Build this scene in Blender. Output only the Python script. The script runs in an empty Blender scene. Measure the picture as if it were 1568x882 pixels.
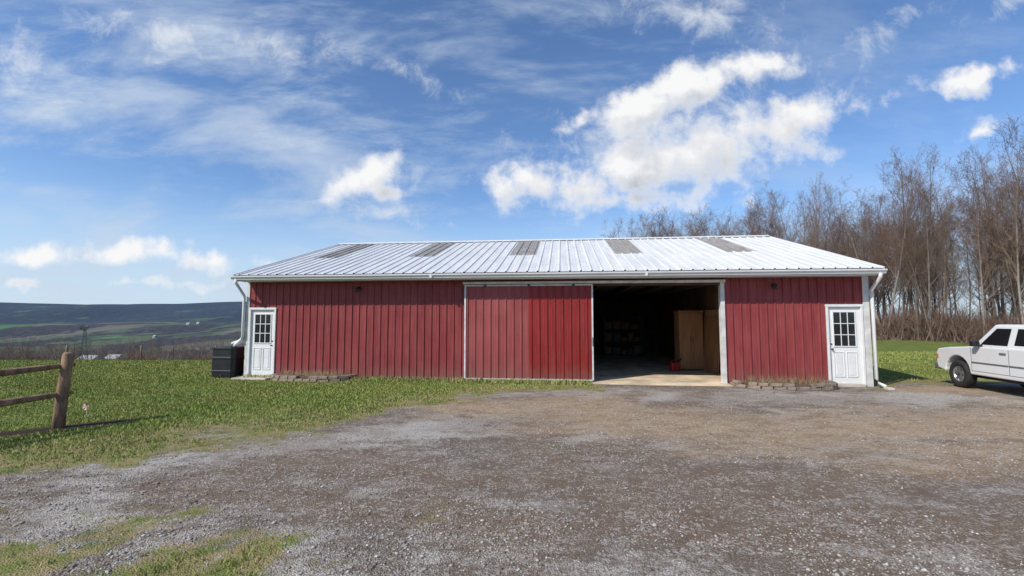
import bpy, bmesh, math, random
import numpy as np
from mathutils import Vector, Matrix
random.seed(7); np.random.seed(7)
scene=bpy.context.scene
rad=math.radians
# ------------------------------------------------------------------ helpers
def link(o,parent=None):
    scene.collection.objects.link(o)
    if parent is not None: o.parent=parent
    return o
def empty(name,loc=(0,0,0),rz=0):
    e=bpy.data.objects.new(name,None); e.empty_display_size=.3
    link(e); e.location=loc; e.rotation_euler=(0,0,rz); return e
def mesh_obj(name,verts,faces,mat=None,parent=None,smooth=False):
    me=bpy.data.meshes.new(name); me.from_pydata([tuple(v) for v in verts],[],faces); me.update()
    if mat: me.materials.append(mat)
    if smooth:
        me.polygons.foreach_set("use_smooth",[True]*len(me.polygons))
    return link(bpy.data.objects.new(name,me),parent)
def fast_tris(name,V,T,mat,attr=None,parent=None):
    me=bpy.data.meshes.new(name)
    me.vertices.add(len(V)); me.vertices.foreach_set("co",V.astype(np.float32).ravel())
    n=len(T); k=T.shape[1]
    me.loops.add(n*k); me.loops.foreach_set("vertex_index",T.astype(np.int32).ravel())
    me.polygons.add(n); me.polygons.foreach_set("loop_start",np.arange(0,n*k,k,dtype=np.int32))
    me.update(calc_edges=True)
    if attr:
        for an,a in attr.items():
            at=me.attributes.new(an,'FLOAT','POINT'); at.data.foreach_set("value",a.astype(np.float32))
    me.materials.append(mat)
    return link(bpy.data.objects.new(name,me),parent)
def box(name,x0,x1,y0,y1,z0,z1,mat,parent=None,bevel=0,rot=None):
    cx,cy,cz=(x0+x1)/2,(y0+y1)/2,(z0+z1)/2
    hx,hy,hz=abs(x1-x0)/2,abs(y1-y0)/2,abs(z1-z0)/2
    v=[(sx*hx,sy*hy,sz*hz) for sx in(-1,1) for sy in(-1,1) for sz in(-1,1)]
    f=[(0,1,3,2),(4,6,7,5),(0,4,5,1),(2,3,7,6),(0,2,6,4),(1,5,7,3)]
    o=mesh_obj(name,v,f,mat,parent); o.location=(cx,cy,cz)
    if rot: o.rotation_euler=rot
    if bevel:
        m=o.modifiers.new("b",'BEVEL'); m.width=bevel; m.segments=2
    return o
def tube(name,pts,r,mat,parent=None,n=10,radii=None,caps=True):
    pts=[Vector(p) for p in pts]; V=[];F=[]
    for i,p in enumerate(pts):
        a=pts[max(i-1,0)]; b=pts[min(i+1,len(pts)-1)]
        d=(b-a).normalized(); up=Vector((0,0,1)) if abs(d.z)<.9 else Vector((0,1,0))
        s=d.cross(up).normalized(); t=s.cross(d)
        rr=radii[i] if radii else r
        for k in range(n):
            an=2*math.pi*(k+.5)/n; V.append(p+s*math.cos(an)*rr+t*math.sin(an)*rr)
    for i in range(len(pts)-1):
        for k in range(n):
            a=i*n+k;b=i*n+(k+1)%n; F.append((a,b,b+n,a+n))
    if caps:
        F.append(tuple(range(n))[::-1]); F.append(tuple(range((len(pts)-1)*n,len(pts)*n)))
    return mesh_obj(name,V,F,mat,parent,smooth=(n>5))
def ribbed(name,origin,du,dv,nrm,lu,lv,pitch,rw,rh,mat,parent=None,phase=0.0):
    o=Vector(origin);du=Vector(du);dv=Vector(dv);nn=Vector(nrm)
    pr=[(0,0)]
    x=phase
    while x<lu:
        for a,h in((0,0),(rw*.28,rh),(rw*.72,rh),(rw,0)):
            if 0<x+a<lu: pr.append((x+a,h))
        for a in (pitch*.40,pitch*.68):       # minor stiffening beads
            for b,h in((0,0),(.012,rh*.18),(.024,0)):
                if 0<x+a+b<lu: pr.append((x+a+b,h))
        x+=pitch
    pr.append((lu,0))
    V=[];F=[]
    for u,h in pr:
        V.append(o+du*u+nn*h); V.append(o+du*u+nn*h+dv*lv)
    for i in range(len(pr)-1):
        F.append((2*i,2*i+2,2*i+3,2*i+1))
    return mesh_obj(name,V,F,mat,parent)
# ---- node helpers
class NT:
    def __init__(s,tree): s.t=tree
    def n(s,typ,**kw):
        nd=s.t.nodes.new(typ)
        for k,v in kw.items(): setattr(nd,k,v)
        return nd
    def set(s,sock,v):
        if isinstance(v,bpy.types.NodeSocket): s.t.links.new(v,sock)
        else:
            if isinstance(v,(tuple,list)) and len(v)==3 and len(getattr(sock,'default_value',(0,)))==4: v=(*v,1)
            sock.default_value=v
    def math(s,op,a,b=0,c=0,clamp=False):
        nd=s.n('ShaderNodeMath',operation=op); nd.use_clamp=clamp
        s.set(nd.inputs[0],a); s.set(nd.inputs[1],b); s.set(nd.inputs[2],c); return nd.outputs[0]
    def vm(s,op,a,b=(0,0,0),scale=None):
        nd=s.n('ShaderNodeVectorMath',operation=op); s.set(nd.inputs[0],a); s.set(nd.inputs[1],b)
        if scale is not None: s.set(nd.inputs['Scale'],scale)
        return nd.outputs['Value'] if op in('LENGTH','DOT_PRODUCT','DISTANCE') else nd.outputs[0]
    def noise(s,vec,scale,detail=4,rough=.55,dist=0,out=0):
        nd=s.n('ShaderNodeTexNoise'); s.set(nd.inputs['Vector'],vec); nd.inputs['Scale'].default_value=scale
        nd.inputs['Detail'].default_value=detail; nd.inputs['Roughness'].default_value=rough; nd.inputs['Distortion'].default_value=dist
        return nd.outputs[out]
    def noise2(s,vec,scale,detail=4,rough=.55,dist=0,out=0):
        nd=s.n('ShaderNodeTexNoise',noise_dimensions='2D'); s.set(nd.inputs['Vector'],vec); nd.inputs['Scale'].default_value=scale
        nd.inputs['Detail'].default_value=detail; nd.inputs['Roughness'].default_value=rough; nd.inputs['Distortion'].default_value=dist
        return nd.outputs[out]
    def voro(s,vec,scale,out='Color',feature='F1'):
        nd=s.n('ShaderNodeTexVoronoi',feature=feature); s.set(nd.inputs['Vector'],vec); nd.inputs['Scale'].default_value=scale
        return nd.outputs[out]
    def mix(s,f,a,b,bt='MIX'):
        nd=s.n('ShaderNodeMix',data_type='RGBA',blend_type=bt); s.set(nd.inputs[0],f); s.set(nd.inputs[6],a); s.set(nd.inputs[7],b); return nd.outputs[2]
    def mr(s,v,a,b,c=0,d=1,smooth=True):
        nd=s.n('ShaderNodeMapRange'); nd.interpolation_type='SMOOTHSTEP' if smooth else 'LINEAR'
        for i,x in enumerate((v,a,b,c,d)): s.set(nd.inputs[i],x)
        return nd.outputs[0]
    def mapping(s,vec,loc=(0,0,0),rot=(0,0,0),scale=(1,1,1),vt='POINT'):
        nd=s.n('ShaderNodeMapping',vector_type=vt); s.set(nd.inputs[0],vec)
        nd.inputs[1].default_value=loc; nd.inputs[2].default_value=rot; nd.inputs[3].default_value=scale; return nd.outputs[0]
    def bump(s,h,strength=.3,dist=.01,normal=None):
        nd=s.n('ShaderNodeBump'); s.set(nd.inputs['Height'],h); nd.inputs['Strength'].default_value=strength; nd.inputs['Distance'].default_value=dist
        if normal is not None: s.set(nd.inputs['Normal'],normal)
        return nd.outputs[0]
def newmat(name):
    m=bpy.data.materials.new(name); m.use_nodes=True
    t=NT(m.node_tree); b=m.node_tree.nodes['Principled BSDF']; return m,t,b
def mat(name,col,rough=.6,var=.15,scale=3,metal=0,bump=0,bscale=40,stretch=(1,1,1),spec=.5,col2=None):
    m,t,b=newmat(name)
    co=t.n('ShaderNodeTexCoord').outputs['Object']
    v=t.mapping(co,scale=stretch)
    nz=t.noise(v,scale,4,.6)
    dark=tuple(c*(1-var) for c in col) if col2 is None else col2
    light=tuple(min(1,c*(1+var)) for c in col)
    c=t.mix(t.mr(nz,.3,.7),dark,light)
    t.set(b.inputs['Base Color'],c); b.inputs['Roughness'].default_value=rough; b.inputs['Metallic'].default_value=metal
    b.inputs['Specular IOR Level'].default_value=spec
    if bump: t.set(b.inputs['Normal'],t.bump(t.noise(v,bscale,4),bump,.01))
    return m
# ------------------------------------------------------------------ numpy noise / masks
def vnoise(x,y,seed=0):
    xi=np.floor(x).astype(np.int64); yi=np.floor(y).astype(np.int64); xf=x-xi; yf=y-yi
    def h(a,b):
        n=(a*374761393+b*668265263+seed*982451653)&0x7fffffff
        n=((n^(n>>13))*1274126177)&0x7fffffff
        return ((n^(n>>16))&0xffff)/65535.0
    u=xf*xf*(3-2*xf); v=yf*yf*(3-2*yf)
    return (h(xi,yi)*(1-u)+h(xi+1,yi)*u)*(1-v)+(h(xi,yi+1)*(1-u)+h(xi+1,yi+1)*u)*v
def fbm(x,y,seed=0,o=4):
    s=0;a=.5;t=0
    for i in range(o):
        s=s+a*vnoise(x*2**i,y*2**i,seed+i); t+=a; a*=.5
    return s/t
def poly_sd(x,y,P):
    d=np.full(x.shape,1e9); ins=np.zeros(x.shape,bool)
    n=len(P)
    for i in range(n):
        ax,ay=P[i]; bx,by=P[(i+1)%n]; ex,ey=bx-ax,by-ay
        t=np.clip(((x-ax)*ex+(y-ay)*ey)/(ex*ex+ey*ey),0,1)
        d=np.minimum(d,np.hypot(x-ax-t*ex,y-ay-t*ey))
        c=((ay>y)!=(by>y))&(x<(ex*(y-ay)/(ey if ey else 1e-9)+ax)); ins^=c
    return np.where(ins,-d,d)      # negative inside
GRAVEL=[(-30,4.4),(-9,4.9),(-5.6,5.2),(-5.0,6.0),(-4.5,6.9),(-3.3,7.5),(-2.4,9.0),(-1.2,10.6),(.7,11.9),(2.3,12.5),(2.4,13.8),(9.7,12.9),(9.8,12.3),(11,12.8),(16,13.6),(60,18),(60,-60),(-30,-60)]
def grass_field(x,y):
    sd=poly_sd(x,y,GRAVEL)
    isl=1-np.sqrt(((x+4.5)/2.6)**2+((y-3.35)/.72)**2)
    sd=np.maximum(sd,isl*.75)
    return sd+(fbm(x*.9,y*.9,3)-.5)*1.9+(fbm(x*4,y*4,9,3)-.5)*1.5
def seg_d(x,y,a,b):
    ex,ey=b[0]-a[0],b[1]-a[1]; t=np.clip(((x-a[0])*ex+(y-a[1])*ey)/(ex*ex+ey*ey),0,1)
    return np.hypot(x-a[0]-t*ex,y-a[1]-t*ey)
def path_d(x,y,P): 
    return np.minimum.reduce([seg_d(x,y,P[k],P[k+1]) for k in range(len(P)-1)])
def sstep(a,b,v):
    t=np.clip((v-a)/(b-a),0,1); return t*t*(3-2*t)
HP=[(-1e5,0),(20.5,0),(26,-.5),(60,-4),(150,-15.5),(300,-32),(700,-62),(1100,-64),(1500,-50),(1750,-22),(2000,-20),(2500,-12),(2900,15),(3400,80),(4300,158),(5200,135),(9000,100)]
def height(x,y):
    h=np.interp(y+np.where(y>900,260*(fbm(x/700,y/3000,61)-.5)*2,0),[p[0] for p in HP],[p[1] for p in HP])
    ang=x/(np.abs(y)+25)
    lf=1-sstep(-.28,.0,ang)
    far=sstep(900,3000,y)
    h=h*lf+far*lf*(fbm(x/900,y/1400,21)-.5)*80+sstep(500,1200,y)*lf*(fbm(x/300,y/400,33)-.5)*30
    h=h-(1-lf)*sstep(150,900,y)*30
    return h
# ------------------------------------------------------------------ ground
def axis(lo,hi,d,far_lo,far_hi,g=1.055):
    a=list(np.arange(lo,hi+1e-6,d)); s=d;x=a[-1]
    while x<far_hi: s*=g;x+=s;a.append(x)
    s=d;x=a[0];b=[]
    while x>far_lo: s*=g;x-=s;b.append(x)
    return np.array(b[::-1]+a)
xs=axis(-14,14,.14,-9000,6000,1.045); ys=axis(2,16,.12,-300,9000,1.035)
X,Y=np.meshgrid(xs,ys); nx,ny=len(xs),len(ys)
Z=height(X,Y)+(fbm(X*.35,Y*.35,5)-.5)*.03*(np.abs(X)<40)
V=np.stack([X.ravel(),Y.ravel(),Z.ravel()],1)
i,j=np.meshgrid(np.arange(nx-1),np.arange(ny-1)); a=(j*nx+i).ravel()
T=np.stack([a,a+1,a+1+nx,a+nx],1)
gf=grass_field(X,Y).ravel()
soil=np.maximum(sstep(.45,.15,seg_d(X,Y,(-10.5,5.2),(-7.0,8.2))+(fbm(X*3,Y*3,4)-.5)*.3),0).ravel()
tan=np.maximum.reduce([sstep(1.7,.2,seg_d(X,Y,(-1.4,9.6),(2.2,9.8))*1.1+(fbm(X,Y,14)-.5)*1.8),
               sstep(2.3,.3,path_d(X,Y,[(1.8,8.5),(4.5,7.6),(9,8.2),(20,9.8)])+(fbm(X*.8,Y*1.6,15)-.5)*2.2),
               sstep(1.8,.2,path_d(X,Y,[(5,6.6),(9,6.2),(14,6.8)])+(fbm(X*.8,Y*1.6,18)-.5)*2.2)*.85,
               sstep(1.1,.2,path_d(X,Y,[(10.5,11.9),(14,11.6)])+(fbm(X*.8,Y*1.6,19)-.5)*1.2)]).ravel()
trk=np.maximum.reduce([sstep(.65,.05,path_d(X,Y,q)+(fbm(X*1.2,Y*1.2,50+k)-.5)*.7) for k,q in enumerate((
   [(16,6.2),(8,5.9),(4,5.2),(0,5.3),(-3,6.0)],[(16,4.9),(8,4.6),(4,4.1),(0,4.2),(-4,5.1)],[(5,3.0),(2.5,4.6),(1.5,6.6),(2.5,8.6),(4.8,11.5)],[(3.2,3.0),(1.0,4.8),(.2,6.8),(1.2,9.0),(3.2,11.5)]))]).ravel()
lg=np.maximum(sstep(1.2,.2,path_d(X,Y,[(2.4,11.3),(6,10.9),(14,10.7)])+(fbm(X*.9,Y*.9,70)-.5)*1.8),
              .7*sstep(1.0,.1,path_d(X,Y,[(-4.4,5.6),(-2.9,6.9),(-1.3,7.6),(1.5,7.0)])+(fbm(X*.9,Y*.9,71)-.5)*2.0)).ravel()
wood=(sstep(-3,3,(X-12)+ (fbm(X*.2,Y*.2,16)-.5)*6)*sstep(-3,3,(X-36)*.75+(Y-43)*.95+ (fbm(X*.2,Y*.2,17)-.5)*5)).ravel()
gm,t,b=newmat("ground_mat")
geo=t.n('ShaderNodeNewGeometry').outputs['Position']
def att(nm): return t.n('ShaderNodeAttribute',attribute_name=nm).outputs['Fac']
g_=att('grassf'); soil_=att('soil'); tan_=att('tan'); wood_=att('wood'); trk_=att('trk'); lg_=att('lg')
sep=t.n('ShaderNodeSeparateXYZ'); t.set(sep.inputs[0],geo)
big=t.noise(t.mapping(geo,scale=(.6,1.2,1)),.7,4,.6,.5); mid=t.noise(t.mapping(geo,scale=(.75,1.3,1)),2.6,4,.75)
cellc=t.voro(geo,75); cs=t.n('ShaderNodeSeparateColor'); t.set(cs.inputs[0],cellc)
cell2=t.voro(geo,28); cs2=t.n('ShaderNodeSeparateColor'); t.set(cs2.inputs[0],cell2)
patch=t.math('ADD',t.math('ADD',t.math('MULTIPLY',big,.50),t.math('MULTIPLY',mid,.50)),t.math('SUBTRACT',t.math('MULTIPLY',lg_,.13),t.math('MULTIPLY',trk_,.09)))
lightp=t.mr(patch,.45,.62)
base=t.mix(lightp,(.185,.145,.112),(.46,.42,.37))
base=t.mix(t.math('MULTIPLY',trk_,.65),base,(.20,.135,.087))
base=t.mix(t.math('MULTIPLY',t.mr(t.noise(geo,.45,3,.6),.44,.58),.5),base,(.20,.145,.098))
base=t.mix(t.math('MULTIPLY',tan_,t.mr(mid,.3,.6,.5,1)),base,(.44,.305,.175))
stone=t.math('MULTIPLY',t.math('GREATER_THAN',cs.outputs[0],.62),t.mr(mid,.35,.6))
base=t.mix(t.math('MULTIPLY',stone,.5),base,(.55,.51,.46))
base=t.mix(t.math('MULTIPLY',t.math('GREATER_THAN',cs.outputs[1],.72),.5),base,(.09,.074,.06))
base=t.mix(t.math('MULTIPLY',t.math('GREATER_THAN',cs2.outputs[0],.9),.5),base,(.46,.43,.39))
gn=t.noise(geo,1.1,4,.6); gfine=t.noise(geo,38,3,.7)
gc=t.mix(t.mr(gn,.35,.65),(.12,.165,.034),(.21,.245,.062))
gc=t.mix(t.mr(gfine,.4,.7,0,.7),gc,(.11,.12,.034))
dry=t.mr(g_,0.05,2.4,.9,0)
gc=t.mix(t.math('MULTIPLY',dry,t.mr(t.noise(geo,4,3,.7),.35,.62)),gc,(.33,.25,.13))
gmask=t.mr(t.math('ADD',g_,t.math('MULTIPLY',t.math('SUBTRACT',t.noise(geo,14,4,.75),.5),1.7)),-.12,.24)
near=t.mix(gmask,base,gc)
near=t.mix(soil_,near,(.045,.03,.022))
near=t.mix(wood_,near,t.mix(t.mr(t.noise(geo,.8,3,.7),.3,.7),(.12,.08,.048),(.19,.135,.085)))
# distance: fields and woods of the valley
vs=t.mapping(geo,scale=(.0022,.0011,0)); vs2=t.mapping(geo,scale=(.006,.0035,0))
w1=t.noise(vs,2.4,5,.65,.6)
fld=t.voro(vs,2.8); fs=t.n('ShaderNodeSeparateColor'); t.set(fs.inputs[0],fld)
fcol=t.mix(t.math('GREATER_THAN',fs.outputs[0],.55),(.10,.13,.055),(.17,.145,.10))
fcol=t.mix(t.math('GREATER_THAN',fs.outputs[1],.8),fcol,(.09,.19,.055))
wcol=t.mix(t.mr(t.noise(vs2,9,4,.8),.38,.62),(.014,.017,.015),(.075,.058,.047))
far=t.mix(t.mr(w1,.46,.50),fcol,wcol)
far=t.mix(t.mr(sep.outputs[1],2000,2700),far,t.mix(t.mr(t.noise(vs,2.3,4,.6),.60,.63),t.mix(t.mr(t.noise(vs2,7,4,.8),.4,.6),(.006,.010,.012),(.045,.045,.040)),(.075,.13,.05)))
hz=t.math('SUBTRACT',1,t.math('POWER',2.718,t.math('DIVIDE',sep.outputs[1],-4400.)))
far=t.mix(t.math('MULTIPLY',hz,.9,clamp=True),far,(.060,.100,.160))  # aerial haze painted into the base colour, bluer with distance
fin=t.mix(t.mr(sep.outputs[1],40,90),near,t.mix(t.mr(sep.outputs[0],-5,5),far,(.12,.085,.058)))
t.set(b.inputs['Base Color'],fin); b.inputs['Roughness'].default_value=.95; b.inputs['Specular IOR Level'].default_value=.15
d1=t.voro(geo,75,'Distance'); 
hh=t.math('ADD',t.math('MULTIPLY',d1,-1.0),t.math('ADD',t.math('MULTIPLY',t.noise(geo,9,4,.7),1.2),t.math('MULTIPLY',t.noise(geo,60,2,.7),.8)))
t.set(b.inputs['Normal'],t.bump(hh,.7,.02))
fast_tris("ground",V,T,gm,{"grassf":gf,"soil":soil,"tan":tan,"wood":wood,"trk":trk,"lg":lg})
# gravel stones
N=70000
yy=2.6+ (np.random.rand(N)**1.7)*9.0; xx=(np.random.rand(N)*2-1)*(yy*1.2+.5)
keep=(grass_field(xx,yy)<.05)&(fbm(xx*1.3,yy*1.3,31)+.25*np.random.rand(N)>.55); xx=xx[keep];yy=yy[keep];N=len(xx)
sz=np.random.lognormal(-4.95,.38,N).clip(.003,.022)
octv=np.array([(1,0,0),(-1,0,0),(0,1,0),(0,-1,0),(0,0,1),(0,0,-1)],float)
jit=octv[None]*(1+.5*(np.random.rand(N,6,1)-.5))*np.stack([sz*(.8+np.random.rand(N)*.6),sz*(.8+np.random.rand(N)*.4),sz*.6],1)[:,None,:]
an=np.random.rand(N)*6.28; ca,sa=np.cos(an)[:,None],np.sin(an)[:,None]
jx=jit[:,:,0]*ca-jit[:,:,1]*sa; jy=jit[:,:,0]*sa+jit[:,:,1]*ca
gz=(fbm(xx*.35,yy*.35,5)-.5)*.03
SV=np.stack([jx+xx[:,None],jy+yy[:,None],jit[:,:,2]+(gz+sz*.3)[:,None]],2).reshape(-1,3)
ot=np.array([(0,2,4),(2,1,4),(1,3,4),(3,0,4),(2,0,5),(1,2,5),(3,1,5),(0,3,5)])
ST=(ot[None]+np.arange(N)[:,None,None]*6).reshape(-1,3)
sm,t,b=newmat("gravel_stone"); r_=t.n('ShaderNodeAttribute',attribute_name='rnd').outputs['Fac']
t.set(b.inputs['Base Color'],t.mix(r_,(.14,.112,.09),(.55,.51,.46))); b.inputs['Roughness'].default_value=.9
fast_tris("gravel",SV,ST,sm,{"rnd":np.repeat(np.random.rand(N)**1.3,6)})
# grass blades
def blades(n,xr,yr,hmin,hmax,thr,pw=1.0):
    y=yr[0]+(np.random.rand(n)**pw)*(yr[1]-yr[0]); x=xr[0]+np.random.rand(n)*(xr[1]-xr[0])
    g=grass_field(x,y); k=(g>thr+np.random.rand(n)*.9)&(np.abs(x)<y*1.25+1)
    bx=(x+8.38)*.994+(y-14.51)*-.1087; by=(x+8.38)*.1087+(y-14.51)*.994
    k&=~((bx>-.03)&(bx<18.3)&(by>-.07)&(by<12.3))
    k&=~((bx>1.15)&(bx<3.6)&(by>-.85))
    k&=seg_d(x,y,(-10.5,5.2),(-7.0,8.2))>.22
    k&=(fbm(x*.6,y*.6,88)+np.random.rand(n)*.35>.53)
    x,y,g=x[k],y[k],g[k]
    h=(hmin+np.random.rand(len(x))*(hmax-hmin))*(.35+.65*np.clip(g*1.2,0,1))*(.4+1.1*fbm(x*.7,y*.7,40))
    return x,y,h,g
parts=[blades(280000,(-18,3),(3,14),.018,.048,.0,1.2),blades(140000,(-26,3),(12,23),.025,.05,.0),blades(30000,(9.9,30),(12,26),.04,.07,.0)]
ns=9000; s=np.random.rand(ns)*10.6+.1; wv=-.10-np.random.rand(ns)**2*.5
q=~((s>1.1)&(s<3.65)); s,wv=s[q],wv[q]; ns=len(s)
parts.append((-8.38+.994*s+.1087*wv,14.51-.1087*s+.994*wv,.04+np.random.rand(ns)**3*.13,np.ones(ns)))
x=np.concatenate([p[0] for p in parts]);y=np.concatenate([p[1] for p in parts]);h=np.concatenate([p[2] for p in parts]);g=np.concatenate([p[3] for p in parts])
n=len(x); an=np.random.rand(n)*6.28; w=(.004+.0009*y)
z=height(x,y)+(fbm(x*.35,y*.35,5)-.5)*.03
lean=h*(np.random.rand(n))*.8; la=np.random.rand(n)*6.28
A=np.stack([x-np.cos(an)*w,y-np.sin(an)*w,z-.005],1);B=np.stack([x+np.cos(an)*w,y+np.sin(an)*w,z-.005],1)
C=np.stack([x+lean*np.cos(la),y+lean*np.sin(la),z+h],1)
BV=np.stack([A,B,C],1).reshape(-1,3); BT=np.arange(n*3).reshape(-1,3)
bm_,t,b=newmat("grass_blade"); r_=t.n('ShaderNodeAttribute',attribute_name='rnd').outputs['Fac']; d_=t.n('ShaderNodeAttribute',attribute_name='dry').outputs['Fac']
gp=t.n('ShaderNodeNewGeometry').outputs['Position']
c=t.mix(r_,(.14,.205,.032),(.29,.37,.085)); c=t.mix(t.mr(t.noise(gp,.9,3,.6),.38,.62,0,.8),c,(.28,.28,.075))
c=t.mix(t.math('MULTIPLY',d_,t.math('GREATER_THAN',r_,.45)),c,(.42,.34,.18))
t.set(b.inputs['Base Color'],c); b.inputs['Roughness'].default_value=.6; b.inputs['Specular IOR Level'].default_value=.2
fast_tris("grass",BV,BT,bm_,{"rnd":np.repeat(np.random.rand(n),3),"dry":np.repeat(np.clip(.95-g*.40,0.18,1),3)})

# ------------------------------------------------------------------ materials
def red_mat(name,c1,c2,rough=.5):
    m,t,b=newmat(name); co=t.n('ShaderNodeTexCoord').outputs['Object']
    st=t.noise(t.mapping(co,scale=(5,5,.35)),2.2,4,.6); bl=t.noise(co,.9,3,.6)
    c=t.mix(t.mr(t.math('ADD',t.math('MULTIPLY',st,.6),t.math('MULTIPLY',bl,.4)),.35,.65),c1,c2)
    sp=t.n('ShaderNodeSeparateXYZ'); t.set(sp.inputs[0],co)
    chalk=t.noise(t.mapping(co,scale=(9,9,.5)),1.7,4,.7)
    c=t.mix(t.mr(chalk,.5,.75,0,.22),c,(.34,.16,.15))
    dirt=t.math('MULTIPLY',t.mr(t.math('ADD',sp.outputs[2],t.math('MULTIPLY',t.noise(co,3,3,.7),.5)),.2,.85,1,0),.5)
    c=t.mix(dirt,c,(.22,.125,.095))
    t.set(b.inputs['Base Color'],c); b.inputs['Roughness'].default_value=rough; b.inputs['Specular IOR Level'].default_value=.3
    return m
RED=red_mat("red_steel",(.205,.031,.032),(.285,.058,.056))
RED_F=red_mat("red_steel_faded",(.26,.056,.053),(.335,.085,.079))
RED_N=red_mat("red_steel_newer",(.20,.017,.015),(.275,.028,.024),.36)
WHITE=mat("white_paint",(.72,.72,.70),.5,.06,2)
TRIM=mat("weathered_white_trim",(.60,.59,.56),.6,.16,4)
GUT=mat("white_gutter",(.68,.68,.66),.45,.07,1.2)
m,t,b=newmat("white_metal_roof"); co=t.n('ShaderNodeTexCoord').outputs['Object']
st=t.noise(t.mapping(co,scale=(3,.4,.4)),1.6,4,.65); c=t.mix(t.mr(st,.3,.7),(.61,.61,.60),(.74,.74,.73))
t.set(b.inputs['Base Color'],c); b.inputs['Roughness'].default_value=.45; b.inputs['Specular IOR Level'].default_value=.4; ROOF=m
SKYL=mat("fibreglass_skylight",(.31,.285,.25),.5,.22,3,stretch=(3,.6,.6))
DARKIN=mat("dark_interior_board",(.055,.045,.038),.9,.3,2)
CONC=mat("concrete",(.48,.44,.38),.9,.22,1.5,bump=.3,bscale=30)
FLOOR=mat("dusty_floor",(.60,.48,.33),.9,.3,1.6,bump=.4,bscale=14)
WOOD=mat("brown_wood",(.34,.16,.07),.55,.25,2,stretch=(6,6,.6))
PLY=mat("plywood",(.42,.24,.12),.7,.22,2,stretch=(4,4,.7))
GLASS=mat("window_glass",(.012,.014,.016),.08,.2,1)
BLACK=mat("black_plastic",(.012,.012,.013),.45,.3,4)
DMETAL=mat("dark_metal",(.05,.05,.05),.5,.2,5)
STONE=mat("edging_stone",(.22,.17,.13),.9,.45,5,bump=.6,bscale=18)
MULCH=mat("mulch",(.11,.075,.05),.95,.5,14,bump=1,bscale=35)
RUBBER=mat("tyre_rubber",(.018,.018,.018),.8,.3,6)
# ------------------------------------------------------------------ barn
BL=18.23; BD=12.2; EV=.55; ES=.10; EZ=3.17; RZ=5.22
barn=empty("red_barn",(-8.38,14.51,0),-math.radians(6.24)); P=barn
WP=.229
def wall(name,x0,x1,z0,z1,y=0.0,m=RED,ph=None):
    ribbed(name,(x0,y-.004,z0),(1,0,0),(0,0,1),(0,-1,0),x1-x0,z1-z0,WP,.05,.027,m,P,phase=(WP-(x0%WP)) if ph is None else ph)
DL0,DL1=.08,.98; DR0,DR1=17.14,18.08
WT=3.02
wall("front_wall_left",DL1,7.0,.04,WT); wall("front_wall_left_header",0.0,DL1,2.2,WT)
wall("front_wall_right",14.47,DR0,.05,WT); wall("front_wall_right_header",DR0,BL,2.24,WT)
wall("front_wall_header",7.0,14.47,2.84,WT)
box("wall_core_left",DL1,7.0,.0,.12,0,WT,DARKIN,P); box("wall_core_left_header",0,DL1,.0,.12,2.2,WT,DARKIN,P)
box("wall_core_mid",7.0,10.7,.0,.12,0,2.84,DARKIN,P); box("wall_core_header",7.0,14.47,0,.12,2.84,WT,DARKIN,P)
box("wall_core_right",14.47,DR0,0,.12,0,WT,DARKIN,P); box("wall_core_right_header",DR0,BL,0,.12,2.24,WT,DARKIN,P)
ribbed("left_wall",(-.003,BD,0),(0,-1,0),(0,0,1),(-1,0,0),BD,WT,WP,.06,.022,RED,P)
ribbed("right_wall",(BL+.003,0,0),(0,1,0),(0,0,1),(1,0,0),BD,WT,WP,.06,.022,RED,P)
ribbed("back_wall",(BL,BD+.003,0),(-1,0,0),(0,0,1),(0,1,0),BL,WT,WP,.06,.022,RED,P)
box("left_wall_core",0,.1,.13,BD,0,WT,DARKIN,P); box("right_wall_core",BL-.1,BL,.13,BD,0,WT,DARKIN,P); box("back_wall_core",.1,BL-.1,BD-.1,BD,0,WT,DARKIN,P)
for nm,x in(("left_gable",-.004),("right_gable",BL+.004)):
    mesh_obj(nm,[(x,-.02,WT),(x,BD+.02,WT),(x,BD/2,RZ-.06)],[(0,1,2)],RED,P)
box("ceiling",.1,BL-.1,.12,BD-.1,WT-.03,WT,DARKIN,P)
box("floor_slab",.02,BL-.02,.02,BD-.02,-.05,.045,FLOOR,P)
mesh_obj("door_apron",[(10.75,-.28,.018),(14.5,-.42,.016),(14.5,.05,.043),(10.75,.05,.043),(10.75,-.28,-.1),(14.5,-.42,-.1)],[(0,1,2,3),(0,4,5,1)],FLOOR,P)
# roof
half=BD/2; run=half+EV; sl=math.hypot(run,RZ-EZ); dvv=((0,run/sl,(RZ-EZ)/sl)); nf=(0,-(RZ-EZ)/sl,run/sl)
ribbed("roof_front",(-ES,-EV,EZ),(1,0,0),dvv,nf,BL+2*ES,sl,.3048,.06,.032,ROOF,P,phase=.15)
ribbed("roof_back",(BL+ES,BD+EV,EZ),(-1,0,0),(0,-run/sl,(RZ-EZ)/sl),(0,(RZ-EZ)/sl,run/sl),BL+2*ES,sl,.3048,.06,.032,ROOF,P,phase=.15)
def rp(x,f,o): return (x, -EV+dvv[1]*sl*f+nf[1]*o, EZ+dvv[2]*sl*f+nf[2]*o)
mesh_obj("roof_deck",[rp(-ES,0,-.02),rp(BL+ES,0,-.02),rp(BL+ES,1,-.02),rp(-ES,1,-.02),(BL+ES,BD+EV,EZ-.02),(-ES,BD+EV,EZ-.02)],[(0,3,2,1),(3,5,4,2)],TRIM,P)
rc=[]; 
for (yy_,zz_) in ((-.20,-.055),(0,.035),(.20,-.055)): rc+= [(-ES-.02,half+yy_,RZ+zz_+.03),(BL+ES+.02,half+yy_,RZ+zz_+.03)]
mesh_obj("ridge_cap",rc,[(0,1,3,2),(2,3,5,4)],ROOF,P)
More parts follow.
